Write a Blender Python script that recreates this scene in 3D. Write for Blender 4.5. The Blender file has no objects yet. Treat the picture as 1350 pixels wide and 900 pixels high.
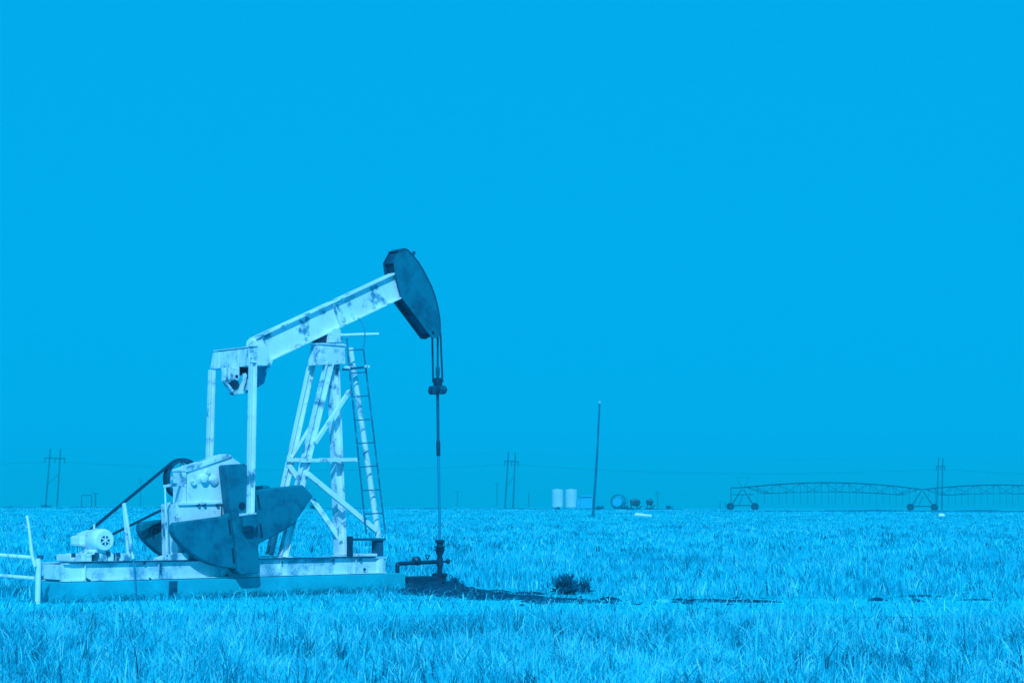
import bpy, bmesh, math, random
import numpy as np
from mathutils import Vector, Matrix
random.seed(7); rng = np.random.default_rng(11)
scene = bpy.context.scene
COL = scene.collection
R = math.radians
# ------------------------------------------------------------------ camera
F = 2400.0; W0, H0 = 1350.0, 900.0; EYE = 1.7
PITCH = math.atan((667.8-450)/F); ROLL = 0.0035
CAMR = Matrix.Rotation(R(90)+PITCH, 3, 'X') @ Matrix.Rotation(ROLL, 3, 'Z')
CAMP = Vector((0, 0, EYE))
cam_d = bpy.data.cameras.new('camera'); cam = bpy.data.objects.new('camera', cam_d); COL.objects.link(cam)
cam.matrix_world = Matrix.Translation(CAMP) @ CAMR.to_4x4()
cam_d.sensor_width = 36; cam_d.lens = 36*F/W0; cam_d.clip_end = 9000; cam_d.clip_start = .1
cam_d.dof.use_dof = True; cam_d.dof.focus_distance = 33; cam_d.dof.aperture_fstop = 8.0
scene.camera = cam
def ray(px, py): return CAMR @ Vector(((px-W0/2)/F, (H0/2-py)/F, -1))
def at_depth(px, py, Y):
    d = ray(px, py); return CAMP + d*(Y/d.y)
def sstep(a, b, x):
    t = min(1, max(0, (x-a)/(b-a))); return t*t*(3-2*t)
def gz(y): return 1.30*sstep(60, 270, y)           # the field climbs very gently to its horizon
def at_z(px, py, z=0.0):
    d = ray(px, py); return CAMP + d*((z-EYE)/d.z)
# jack frame: u along the machine (towards the horse head), v away from the camera, w up
A = R(41.5)
EX = Vector((math.cos(A), math.sin(A), 0)); EV = Vector((-math.sin(A), math.cos(A), 0)); EZ = Vector((0, 0, 1))
OJ = at_depth(300, 757, 34.2); OJ.z = 0
def L(px, py, v):
    d = ray(px, py); t = (v - (CAMP-OJ).dot(EV))/d.dot(EV); p = CAMP + d*t - OJ
    return Vector((p.dot(EX), v, p.z))
# ------------------------------------------------------------------ mesh builder
class MB:
    def __init__(s): s.v = []; s.f = []
    def add(s, vs, fs):
        o = len(s.v); s.v += [Vector(x) for x in vs]; s.f += [[i+o for i in f] for f in fs]; return s
    def box(s, lo, hi):
        x0, y0, z0 = lo; x1, y1, z1 = hi
        return s.add([(x0,y0,z0),(x1,y0,z0),(x1,y1,z0),(x0,y1,z0),(x0,y0,z1),(x1,y0,z1),(x1,y1,z1),(x0,y1,z1)],
                     [(0,3,2,1),(4,5,6,7),(0,1,5,4),(1,2,6,5),(2,3,7,6),(3,0,4,7)])
    def bar(s, p0, p1, up, a, b, oa=0, ob=0):
        """box along p0-p1; a = size along up, b = size across"""
        p0, p1 = Vector(p0), Vector(p1); d = (p1-p0).normalized(); up = Vector(up); up = (up-d*up.dot(d)).normalized(); sd = d.cross(up)
        vs = []
        for p in (p0, p1):
            for i, j in ((-1,-1),(1,-1),(1,1),(-1,1)): vs.append(p + up*(oa+i*a/2) + sd*(ob+j*b/2))
        return s.add(vs, [(0,3,2,1),(4,5,6,7),(0,1,5,4),(1,2,6,5),(2,3,7,6),(3,0,4,7)])
    def ibeam(s, p0, p1, up, depth, width, tf=.022, tw=.02):
        s.bar(p0, p1, up, tf, width, oa=depth/2-tf/2); s.bar(p0, p1, up, tf, width, oa=-depth/2+tf/2)
        return s.bar(p0, p1, up, depth-2*tf, tw)
    def tube(s, pts, r, n=10, cap=True):
        pts = [Vector(p) for p in pts]; rs = r if isinstance(r, (list, tuple)) else [r]*len(pts); o = len(s.v); prev = None
        for i, p in enumerate(pts):
            d = (pts[min(i+1, len(pts)-1)] - pts[max(i-1, 0)]).normalized()
            if prev is None:
                e = Vector((0,0,1)) if abs(d.z) < .9 else Vector((1,0,0)); a = (e-d*e.dot(d)).normalized()
            else: a = (prev-d*prev.dot(d)).normalized()
            prev = a; b = d.cross(a)
            for k in range(n):
                t = 2*math.pi*k/n; s.v.append(p + (a*math.cos(t)+b*math.sin(t))*rs[i])
        for i in range(len(pts)-1):
            for k in range(n): s.f.append([o+i*n+k, o+i*n+(k+1)%n, o+(i+1)*n+(k+1)%n, o+(i+1)*n+k])
        if cap: s.f.append([o+k for k in range(n)][::-1]); s.f.append([o+(len(pts)-1)*n+k for k in range(n)])
        return s
    def prism(s, poly, axis):
        """closed polygon (3-D points) pushed along axis"""
        poly = [Vector(p) for p in poly]; n = len(poly); ax = Vector(axis)
        return s.add(poly+[p+ax for p in poly], [list(range(n))[::-1], list(range(n, 2*n))]+[[i,(i+1)%n,n+(i+1)%n,n+i] for i in range(n)])
    def lathe(s, base, axis, prof, n=24):
        """prof = [(distance along axis, radius)...]"""
        base = Vector(base); d = Vector(axis).normalized(); e = Vector((0,0,1)) if abs(d.z) < .9 else Vector((1,0,0))
        a = (e-d*e.dot(d)).normalized(); b = d.cross(a); o = len(s.v)
        for h, r in prof:
            for k in range(n):
                t = 2*math.pi*k/n; s.v.append(base+d*h+(a*math.cos(t)+b*math.sin(t))*max(r, 1e-4))
        m = len(prof)
        for i in range(m-1):
            for k in range(n): s.f.append([o+i*n+k, o+i*n+(k+1)%n, o+(i+1)*n+(k+1)%n, o+(i+1)*n+k])
        s.f.append([o+k for k in range(n)][::-1]); s.f.append([o+(m-1)*n+k for k in range(n)]); return s
    def ring(s, c, axis, ro, ri, h, n=40):
        """flat ring / rim centred on c"""
        c = Vector(c); d = Vector(axis).normalized(); e = Vector((0,0,1)) if abs(d.z) < .9 else Vector((1,0,0))
        a = (e-d*e.dot(d)).normalized(); b = d.cross(a); o = len(s.v)
        for k in range(n):
            t = 2*math.pi*k/n; q = a*math.cos(t)+b*math.sin(t)
            s.v += [c+q*ro-d*h/2, c+q*ro+d*h/2, c+q*ri+d*h/2, c+q*ri-d*h/2]
        for k in range(n):
            k2 = (k+1)%n
            for j in range(4): s.f.append([o+4*k+j, o+4*k+(j+1)%4, o+4*k2+(j+1)%4, o+4*k2+j])
        return s
    def blob(s, c, rx, ry, rz, amp=.25, seed=0, sub=2):
        bm = bmesh.new(); bmesh.ops.create_icosphere(bm, subdivisions=sub, radius=1); rr = random.Random(seed)
        ph = [rr.uniform(0, 6.28) for _ in range(6)]
        vs = []
        for x in bm.verts:
            k = 1+amp*(math.sin(3.1*x.co.x+ph[0])*math.sin(2.7*x.co.y+ph[1])+.6*math.sin(6*x.co.z+ph[2])*math.sin(5.3*x.co.x+ph[3])+.4*rr.uniform(-1,1))
            vs.append(Vector(c)+Vector((x.co.x*rx, x.co.y*ry, x.co.z*rz))*k)
        fs = [[w.index for w in f.verts] for f in bm.faces]; bm.free(); return s.add(vs, fs)
    def build(s, name, m, parent=None, smooth=False, bevel=0, loc=None):
        me = bpy.data.meshes.new(name); me.from_pydata([tuple(x) for x in s.v], [], s.f); me.update()
        bm = bmesh.new(); bm.from_mesh(me); bmesh.ops.recalc_face_normals(bm, faces=bm.faces); bm.to_mesh(me); bm.free()
        me.materials.append(m); o = bpy.data.objects.new(name, me); COL.objects.link(o)
        if parent is not None: o.parent = parent
        if loc is not None: o.location = loc
        if smooth:
            for p in me.polygons: p.use_smooth = True
            try: me.set_sharp_from_angle(angle=R(40))
            except Exception: pass
        if bevel:
            b = o.modifiers.new('bevel', 'BEVEL'); b.width = bevel; b.segments = 2; b.limit_method = 'ANGLE'; b.angle_limit = R(40)
        return o
def tag(o, label=None, cat=None, group=None, kind=None):
    if label: o['label'] = label
    if cat: o['category'] = cat
    if group: o['group'] = group
    if kind: o['kind'] = kind
    return o
def thing(name, loc, label, cat, group=None, rz=0):
    o = bpy.data.objects.new(name, None); COL.objects.link(o); o.location = loc; o.rotation_euler = (0,0,rz); o.empty_display_size = .3
    return tag(o, label, cat, group)
def copy_tree(o, parent=None):
    c = o.copy(); COL.objects.link(c); c.parent = parent
    for ch in list(o.children): copy_tree(ch, c)
    return c
# ------------------------------------------------------------------ materials (everything is seen in one blue tone)
def mat(name, base, rough=.6, metal=0.0, spec=.3):
    m = bpy.data.materials.new(name); m.use_nodes = True; b = m.node_tree.nodes['Principled BSDF']
    b.inputs['Base Color'].default_value = (*base, 1); b.inputs['Roughness'].default_value = rough; b.inputs['Metallic'].default_value = metal
    b.inputs['Specular IOR Level'].default_value = spec; return m
def worn(name, base, wear, scale=3.0, amount=.5, soft=.08, rough=.6, streak=None, streak_amt=.5, var=.12, bump=.15, spec=.3, fine=30):
    """paint or surface of colour base with patches of colour wear, faint mottling and, if asked, vertical streaks"""
    m = mat(name, base, rough, spec=spec); nt = m.node_tree; N = nt.nodes; K = nt.links; b = N['Principled BSDF']
    tc = N.new('ShaderNodeTexCoord')
    def noise(sc, det, rgh=.6, stretch=None):
        n = N.new('ShaderNodeTexNoise'); n.inputs['Scale'].default_value = sc; n.inputs['Detail'].default_value = det; n.inputs['Roughness'].default_value = rgh
        if stretch:
            mp = N.new('ShaderNodeMapping'); mp.inputs['Scale'].default_value = stretch; K.new(tc.outputs['Object'], mp.inputs['Vector']); K.new(mp.outputs['Vector'], n.inputs['Vector'])
        else: K.new(tc.outputs['Object'], n.inputs['Vector'])
        return n
    def ramp(src, lo, hi):
        r = N.new('ShaderNodeMapRange'); r.interpolation_type = 'SMOOTHSTEP'; r.inputs['From Min'].default_value = lo; r.inputs['From Max'].default_value = hi
        K.new(src, r.inputs['Value']); return r.outputs['Result']
    def mix(f, c0, c1):
        x = N.new('ShaderNodeMix'); x.data_type = 'RGBA'
        if isinstance(f, float): x.inputs[0].default_value = f
        else: K.new(f, x.inputs[0])
        for i, c in ((6, c0), (7, c1)):
            if isinstance(c, tuple): x.inputs[i].default_value = (*c, 1)
            else: K.new(c, x.inputs[i])
        return x.outputs[2]
    n0 = noise(scale*.6, 5); c = mix(ramp(n0.outputs['Fac'], .3, .7), tuple(x*(1-var) for x in base), tuple(min(1, x*(1+var*.5)) for x in base))
    n1 = noise(scale, 8, .68); th = 1-amount
    msk = ramp(n1.outputs['Fac'], .36+th*.36-soft, .36+th*.36+soft)
    c = mix(msk, c, wear)
    if streak:
        n2 = noise(1.0, 4, .6, (fine*.35, fine*.35, 1.1)); c = mix(ramp(n2.outputs['Fac'], .70-streak_amt*.28, .80-streak_amt*.1), c, streak)
    K.new(c, b.inputs['Base Color'])
    n3 = noise(fine, 6); bp = N.new('ShaderNodeBump'); bp.inputs['Strength'].default_value = bump; bp.inputs['Distance'].default_value = .02
    K.new(n3.outputs['Fac'], bp.inputs['Height']); K.new(bp.outputs['Normal'], b.inputs['Normal'])
    return m
WHITE = worn('weathered white paint', (.84,.86,.92), (.05,.27,.39), 2.6, .38, .06, .55, streak=(.38,.58,.68), streak_amt=.12, spec=.25)
WHITE2 = worn('scuffed white paint', (.82,.85,.92), (.05,.26,.38), 3.4, .43, .08, .6, streak=(.18,.42,.54), streak_amt=.38, spec=.25)
WHITEB = worn('dusty white base paint', (.76,.83,.89), (.08,.36,.48), 2.1, .46, .12, .65, streak=(.12,.40,.54), streak_amt=.36, spec=.2)
CLEAN = worn('fresh white paint', (.84,.87,.93), (.2,.46,.56), 4, .2, .05, .5, spec=.3)
DARKP = worn('dark machine paint', (.004,.19,.265), (.004,.10,.165), 2.2, .44, .12, .65, streak=(.01,.24,.36), streak_amt=.12, spec=.15, var=.1)
DARKER = worn('dark greasy paint', (.006,.095,.165), (.006,.055,.11), 3, .4, .1, .6, spec=.2)
BLACK = worn('oil black iron', (.010,.050,.098), (.006,.03,.07), 7, .45, .1, .45, spec=.35)
STEELD = worn('rusty dark steel', (.010,.12,.20), (.006,.06,.12), 8, .45, .1, .6, spec=.25)
CABLE = mat('greasy wire rope', (.008,.075,.13), .6)
ROD = mat('polished steel rod', (.02,.30,.44), .4, .2)
BELT = mat('black rubber belt', (.008,.05,.10), .75)
CONC = worn('rough concrete', (.01,.50,.60), (.008,.38,.49), 2.2, .42, .18, .9, streak=(.02,.33,.47), streak_amt=.25, bump=.35, spec=.1)
POLE = worn('weathered timber', (.012,.18,.28), (.01,.10,.18), 2, .5, .15, .9, spec=.05)
FARGREY = mat('far dull steel', (.012,.11,.20), .8)
GALV = mat('galvanised steel', (.012,.085,.16), .6)
WIRE = mat('power cable', (.01,.12,.2), .7)
RUBBER = mat('tyre rubber', (.01,.075,.14), .85)
TANKW = worn('white tank shell', (.50,.70,.78), (.40,.60,.70), .8, .3, .2, .5)
SHEDM = worn('pale sheet metal', (.02,.46,.66), (.015,.40,.58), .9, .4, .2, .6)
LADM = worn('chipped ladder paint', (.012,.17,.27), (.05,.36,.5), 9, .4, .08, .65)
MIDB = worn('stained paint and shade tone', (.015,.28,.44), (.01,.18,.3), 4, .4, .12, .7)  # mid tone; also carries the shade of the beam bracket and lower prop
# ------------------------------------------------------------------ sky and sun
SUN_EL, SUN_AZ = R(41), R(3)      # the sun stands behind the camera, a touch to its right
w = bpy.data.worlds.new('World'); scene.world = w; w.use_nodes = True; nt = w.node_tree; N = nt.nodes; K = nt.links
sky = N.new('ShaderNodeTexSky'); sky.sky_type = 'NISHITA'; sky.sun_disc = False; sky.sun_elevation = SUN_EL; sky.sun_rotation = R(180)-SUN_AZ
sky.air_density = 1.0; sky.dust_density = .6; sky.ozone_density = 1.5
bw = N.new('ShaderNodeRGBToBW'); K.new(sky.outputs[0], bw.inputs[0])
pw = N.new('ShaderNodeMath'); pw.operation = 'POWER'; pw.inputs[1].default_value = .05; K.new(bw.outputs[0], pw.inputs[0])
tint = N.new('ShaderNodeVectorMath'); tint.operation = 'SCALE'; tint.inputs[0].default_value = (.004, 3.85, 7.95); K.new(pw.outputs[0], tint.inputs['Scale'])
K.new(tint.outputs[0], N['Background'].inputs['Color']); N['Background'].inputs['Strength'].default_value = .1
sd = bpy.data.lights.new('sun', 'SUN'); sd.energy = 3.85; sd.angle = R(.53); sd.color = (.27, .70, 1.0)
so = bpy.data.objects.new('sun', sd); COL.objects.link(so)
tosun = Vector((math.sin(SUN_AZ)*math.cos(SUN_EL), -math.cos(SUN_AZ)*math.cos(SUN_EL), math.sin(SUN_EL)))
so.rotation_euler = tosun.to_track_quat('Z', 'Y').to_euler(); so.location = (0, -5, 40)
vs = scene.view_settings; vs.view_transform = 'Standard'; vs.look = 'None'; vs.gamma = 1; vs.exposure = 0; vs.use_curve_mapping = False
# ------------------------------------------------------------------ the pump jack
J = thing('pump_jack', OJ, 'white beam pump jack with a dark horse head raised over the wellhead', 'pump jack', rz=A)
VC = .55
def px_m(Y): return F/Y
# base frame ------------------------------------------------------
BN, BF, BZ0, BZ1 = .12, .98, .365, .685
u0 = L(84, 755, BN).x; u1 = L(510, 745, BN).x
b = MB()
for vv in (BN+.07, BF-.07): b.ibeam((u0, vv, (BZ0+BZ1)/2), (u1, vv, (BZ0+BZ1)/2), EZ, BZ1-BZ0, .14, .02, .035)
for px in (88, 113, 150, 216, 293, 372, 440, 490):
    u = L(px, 745, BN).x; b.box((u-.05, BN+.09, BZ0+.03), (u+.05, BF-.09, BZ1-.03))
for px in (113, 210, 292, 371, 470):
    u = L(px, 745, BN).x; b.box((u-.009, BN+.004, BZ0+.02), (u+.009, BN+.052, BZ1-.02))
b.build('base_frame', WHITEB, J, bevel=.006)
for px, py in ((115,763.5),(118,765),(198,763),(191,742),(212,744),(212,752),(372,741),(440,738),(476,737),(481,750),(300,758)):
    c = L(px, py, BN); b = MB(); b.lathe((c.x, BN-.012, c.z), (0,1,0), [(0,.022),(.03,.03)], 8); b.build('bolt', STEELD, J)
b = MB(); ur = L(513, 745, BN).x
b.lathe((u1-.12, BN+.13, BZ0+.01), EZ, [(0,.13),(.28,.13),(.31,.1)], 20)
b.build('end_drum', WHITEB, J, smooth=True)
b = MB(); b.box((u0+.1, BN-.03, BZ1+.003), (u1-.3, BN+.012, BZ1+.025)); b.build('flange_shadow', DARKER, J)  # dark strip put in for the shadow line along the top flange
# samson post -----------------------------------------------------
def leg_i(top, bot, v0, v1, d, wd, name='post_leg', m=WHITE, mode='u'):
    p0, p1 = L(*top, v0), L(*bot, v1); p1.z = max(p1.z, BZ1+.002); b = MB()
    up = Vector((1,0,0)) if mode == 'u' else Vector((0,1,0)); b.ibeam(p0, p1, up, d, wd, .018, .018)
    b.box((p1.x-.16, p1.y-.11, BZ1+.026), (p1.x+.16, p1.y+.11, BZ1+.045))
    return b.build(name, m, J, bevel=.004)
leg_i((434, 478), (372.5, 734), .34, .28, .165, .13, m=WHITE2)
leg_i((411.5, 478), (355.5, 731), .74, .74, .135, .11)
leg_i((439, 478), (449, 731), .50, .42, .20, .17, m=WHITE2)
p0, p1 = L(462, 458, .36), L(499, 708, .20); b = MB(); b.tube([p0, p1], [.052, .062], 16); b.build('post_leg', WHITE2, J, smooth=True)
FOOT = p1.copy()
def brace(a, c, va, vc, d=.075, m=WHITE):
    b = MB(); b.bar(L(*a, va), L(*c, vc), (0,0,1), d, .07); return b.build('brace', m, J, bevel=.004)
brace((461,515), (415,584), .26, .2)          # upper near diagonal
brace((378,606), (472,606), .66, .22, .07)    # girt
brace((396,607), (470,605.5), .2, .24, .07)
brace((405,624), (496,699), .19, .17, .10)    # lower near diagonal
brace((380,612), (449,712), .70, .38, .10)    # lower far diagonal
brace((384,603), (409,562), .70, .50, .06)
b = MB(); c0, c1 = L(424, 454, .30), L(454, 480, .30)
b.prism([L(424,454,.30), L(454,453,.30), L(456,480,.30), L(419,481,.30)], (0, .36, 0)); b.build('saddle_cap', WHITE2, J, bevel=.008)
b = MB(); b.box((c0.x-.02, .27, c0.z+.003), (L(455,453,.3).x+.03, .69, c0.z+.03)); b.build('saddle_plate', WHITE2, J, bevel=.004)
b = MB(); b.prism([L(435,451.5,.34), L(436,437,.34), L(441,432,.34), L(449,434,.34), L(453,451,.34)], (0, .42, 0)); b.build('saddle_bearing', WHITE, J, bevel=.01)
b = MB(); b.prism([L(418,451,.46), L(421,446,.46), L(434,440,.46), L(434,451,.46)], (0, .2, 0)); b.build('saddle_gap_shade', BLACK, J)  # black block put in for the shade of the gap beside the bearing
# ladder foot, stops on the base end
b = MB(); f0 = L(475, 712, .14); f1 = L(507, 710, .14)
b.box((f0.x, .10, FOOT.z-.06), (f1.x, .62, FOOT.z-.02)); b.build('foot_plate', STEELD, J, bevel=.004)
b = MB(); q = L(499, 720, .2); b.box((q.x-.08, .14, BZ1+.026), (q.x+.08, .32, FOOT.z-.062)); b.build('foot_post', STEELD, J, bevel=.004)
b = MB(); q0, q1 = L(469, 730, .14), L(497, 730, .14); b.box((q0.x, .13, BZ1+.026), (q1.x, .5, BZ1+.075)); b.build('foot_sill', WHITE2, J, bevel=.004)
b = MB(); q = L(462.5, 730, .14); zt = L(462.5, 706.5, .14).z; b.box((q.x-.045, .13, BZ1+.026), (q.x+.045, .22, zt)); b.build('stop_post', BLACK, J, bevel=.006)
# ladder
lad = MB(); lad.tube([L(457,446,.10), L(459,470,.09), L(483,704,.04)], .018, 8); LAD = lad.build('ladder', LADM, J, smooth=True)
b = MB(); b.tube([L(479,458,.10), L(508,702,.04)], .017, 8); b.build('rail', LADM, LAD, smooth=True)
for y in (461, 491, 522, 553, 583.5, 614.5, 645.5, 676.5):
    t = (y-458)/(702-458); b = MB(); b.tube([L(457+ (y-446)/(704-446)*26, y+.8, .10-.06*t), L(479+29*t, y-.6, .10-.06*t)], .012, 6); b.build('rung', LADM, LAD, smooth=True)
b = MB(); b.tube([L(472,419,.3), L(478,426,.2), L(481,434,.12), L(481,446,.10), L(479.5,458,.10)], .012, 8); b.build('grab_hoop', MIDB, J, smooth=True)
b = MB(); b.tube([L(449,441.8,.3), L(475,441,.2), L(499,440.2,.1)], [.03, .034, .026], 10); b.build('grease_pipe', WHITE, J, smooth=True)
b = MB(); b.bar(L(452,487,.16), L(484,483.5,.07), (0,0,1), .045, .06); b.build('ladder_clamp', STEELD, J, bevel=.004)
for q in ((457, 484.5, .13), (482.5, 483.3, .04)):
    b = MB(); c = L(*q); b.box((c.x-.05, c.y-.06, c.z-.025), (c.x+.05, c.y+.02, c.z+.03)); b.build('clamp_shoe', WHITE, J, bevel=.006)
# walking beam ----------------------------------------------------
VB = .41
Aa, Bb, Cc, Dd = L(338, 445, VB), L(524, 358.5, VB), L(529, 394, VB), L(357, 476, VB)
d = (Bb-Aa).normalized(); n = Vector((d.z, 0, -d.x)); dep = ((Cc-Aa).dot(n)+(Dd-Aa).dot(n))/2
off = Vector((0, VC-VB, 0))
b = MB(); b.ibeam(Aa+n*dep/2+off, Bb+n*dep/2+off, n, dep, 2*(VC-VB), .026, .10); WB = b.build('walking_beam', WHITE, J, bevel=.004)
b = MB()   # saddle stiffeners on the web
for t in (.53,):
    p = Aa+(Bb-Aa)*t+off; b.bar(p+n*.03, p+n*(dep-.03), d, .02, 2*(VC-VB)-.03)
b.build('stiffener', WHITE2, WB)
b = MB(); b.prism([L(337,456,VB-.012), L(341,449,VB-.012), L(346,446,VB-.012), L(357,474,VB-.012), L(348,477,VB-.012), L(338,470,VB-.012)], (0, .014, 0)); b.build('tail_gusset', WHITE, WB)
b = MB(); b.prism([L(332,448,.45), L(341,443.5,.45), L(344,446,.45), L(338,459,.45), L(330,459,.45)], (0,.2,0)); b.build('tail_cap', WHITE2, WB, bevel=.03)
# equalizer: crosswise box at the tail
VE0, VE1 = -.30, 1.40
e_tr, e_br = L(341, 456, VE0), L(341, 481.5, VE0); ue = e_tr.x; z1, z0 = e_tr.z, e_br.z
b = MB(); b.prism([(ue, VE0, z0), (ue, VE0, z1), (ue, VE1-.10, z1-.02), (ue, VE1, z0+.02)], (.24, 0, 0)); EQ = b.build('equalizer', WHITE2, J, bevel=.012)
for vv in (.02, .38, .72, 1.08):
    b = MB(); b.box((ue-.012, vv-.012, z0+.02), (ue+.0, vv+.012, z1-.02)); b.build('rib', WHITE, EQ)
b = MB(); b.box((ue-.02, VE0+.02, z1-.002), (ue+.26, VE1-.14, z1+.012)); b.build('top_plate', WHITE2, EQ)
# tail bearing hung under the equalizer
vb = VC-.2; b = MB(); b.prism([L(302,484,vb), L(316,483.5,vb), L(316.5,497,vb), L(313,502,vb), L(303,502,vb)], (0, .3, 0)); b.build('tail_bearing', WHITE2, J, bevel=.015)
b = MB(); b.prism([L(315.5,483.6,vb+.08), L(327,483,vb+.08), L(325,491,vb+.08), L(317,495,vb+.08)], (0, .3, 0)); b.build('bearing_void_shade', BLACK, J)  # solid black block stands in for the shaded void
c = L(310, 507, vb-.02); b = MB(); b.lathe(c, (0,1,0), [(0,.04),(.01,.10),(.12,.10),(.13,.04)], 20); b.build('bearing_hub', BLACK, J, smooth=True)
b = MB(); c = L(312.5, 496, vb-.015); b.lathe(c, (0,1,0), [(0,.03),(.02,.035)], 10); b.build('bearing_bolt', BLACK, J)
b = MB()
for a_, c_ in (((295.5,484.5),(295.5,503)), ((295.5,502.5),(306.5,517)), ((300.5,489),(301,504)), ((323,492),(320.5,506)), ((320.5,505),(316.5,517)), ((327.5,500),(324,514))):
    b.bar(L(*a_, vb-.03), L(*c_, vb-.03), (0,1,0), .10, .05)
b.bar(L(306,517.6,vb-.05), L(318.5,517,vb-.05), (0,0,1), .06, .14); b.build('bearing_yoke', WHITE2, J, bevel=.006)
b = MB(); b.bar(L(306,520,vb-.05), L(308,515,vb-.05), (1,0,0), .05, .1); b.build('yoke_nut', STEELD, J)
b = MB(); b.prism([L(338,476,.05), L(355,477,.05), L(348.5,505,.05), L(338,510,.05)], (.10, .52, -.10)); b.build('beam_bracket', MIDB, J, bevel=.006)  # the bracket's shade is put into its mid-blue colour
b = MB(); b.bar(L(357.5,475,.03), L(351,490,.03), (1,0,0), .05, .05); b.build('beam_bracket_edge', WHITE, J)
# horse head ------------------------------------------------------
HO = [(521,357),(519.5,344.6),(527,330.6),(533,327.8),(538,329.8),(546.8,340),(552.3,347),(557,354.7),(564.7,369.5),(569,378.5),(572.5,388),(575.6,399),(578,410),(579.6,420),(580.2,429),(580,442.6),(575.6,445.6),(569.4,445),(550,419),(530.5,393)]
VH0, VH1 = .37, .75
hp = [L(x, y, VH0) for x, y in HO]
b = MB(); b.prism(hp, (0, .03, 0)); HH = b.build('horse_head', DARKP, J, bevel=.004)
b = MB(); b.prism([p+Vector((0, VH1-VH0-.03, 0)) for p in hp], (0, .03, 0)); b.build('cheek_plate', DARKER, HH, bevel=.004)
arc = hp[2:16]; b = MB(); o = len(b.v)
cen = Vector((sum(p.x for p in hp)/len(hp), 0, sum(p.z for p in hp)/len(hp)))
fs = []; vl = []
for i, p in enumerate(arc):
    a_ = arc[max(i-1,0)]; c_ = arc[min(i+1,len(arc)-1)]; tn = (c_-a_).normalized(); nn = Vector((-tn.z, 0, tn.x))
    if nn.dot(Vector((p.x-cen.x, 0, p.z-cen.z))) < 0: nn = -nn
    for r_, vv in ((.014, VH0-.012), (.014, VH1+.012), (-.01, VH1+.012), (-.01, VH0-.012)): vl.append(Vector((p.x+nn.x*r_, vv, p.z+nn.z*r_)))
for i in range(len(arc)-1):
    for j in range(4): fs.append([4*i+j, 4*i+(j+1)%4, 4*i+4+(j+1)%4, 4*i+4+j])
fs += [[0,1,2,3], [4*len(arc)-4+k for k in (3,2,1,0)]]
b.add(vl, fs); b.build('arc_plate', DARKER, HH)
def inset(p, k): return Vector((p.x+(cen.x-p.x)*k, VH0+.03, p.z+(cen.z-p.z)*k))
for (i0, i1, k, m) in ((0, 1, .10, BLACK), (1, 2, .03, DARKER), (17, 18, .10, DARKER), (18, 19, .14, BLACK)):
    p, q = inset(hp[i0], k), inset(hp[i1], k); b = MB()
    b.prism([p, q, q+Vector((cen.x-q.x,0,cen.z-q.z))*.05, p+Vector((cen.x-p.x,0,cen.z-p.z))*.05], (0, VH1-VH0-.06, 0)); b.build('back_plate', m, HH)
b = MB(); q = L(545.5, 337, VH0); b.tube([q+Vector((.0,.05,-.02)), q+Vector((.05,.05,.09))], .035, 8); b.build('lift_lug', DARKER, HH, smooth=True)
b = MB(); q = L(570.5, 438, VH0); b.lathe(q+Vector((0,-.02,0)), (0,1,0), [(0,.025),(.02,.03),(.03,.03)], 10); b.build('pin', BLACK, HH, smooth=True)
# bridle, carrier bar and polished rod
for (a_, c_, v_) in (((569.8,446),(571,504),VH1-.03), ((577,446),(577,508),VC), ((580.6,443),(583.4,504),VH0+.03)):
    b = MB(); b.tube([L(*a_, v_)+Vector((.0,0,.08)), L(*c_, v_)], .021, 8); b.build('bridle_cable', CABLE, J, smooth=True)
rt = L(577, 508, VC)
b = MB(); b.tube([L(577,484,VC), L(577,496,VC)], .042, 10); b.build('cable_socket', STEELD, J, smooth=True)
b = MB(); sc_ = 1/67.
b.lathe((rt.x, VC, L(577,508,VC).z), EZ, [(0,.09),(.02,.095),(.13,.095),(.165,.06)], 16); b.build('rod_clamp', BLACK, J, smooth=True)
b = MB(); zc_ = L(577,514,VC).z
b.prism([(rt.x-.09, VC-.19, zc_-.09), (rt.x-.09, VC+.19, zc_-.09), (rt.x-.07, VC+.235, zc_), (rt.x-.09, VC+.20, zc_+.09), (rt.x-.09, VC-.20, zc_+.09), (rt.x-.07, VC-.235, zc_)], (.16, 0, 0)); b.build('carrier_bar', STEELD, J, bevel=.02)
b = MB()
for sgn in (-1, 1): b.lathe((rt.x-.12, VC+sgn*.12, zc_-.02), (1,0,0), [(0,.055),(.22,.055)], 12)
b.build('carrier_bolt', BLACK, J, smooth=True)
rb = L(580, 713, VC); rm = L(578, 600, VC); rj = L(577.7, 583, VC)
b = MB(); b.tube([(rt.x, VC, zc_-.05), rj], .030, 10); b.build('polished_rod', STEELD, J, smooth=True)
b = MB(); b.tube([rj+Vector((0,0,.04)), rj, rm, rm-Vector((0,0,.02))], [.034,.044,.042,.02], 10); b.build('rod_coupling', BLACK, J, smooth=True)
b = MB(); b.tube([rm, rb], .028, 10); b.build('sucker_rod', ROD, J, smooth=True)
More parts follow.
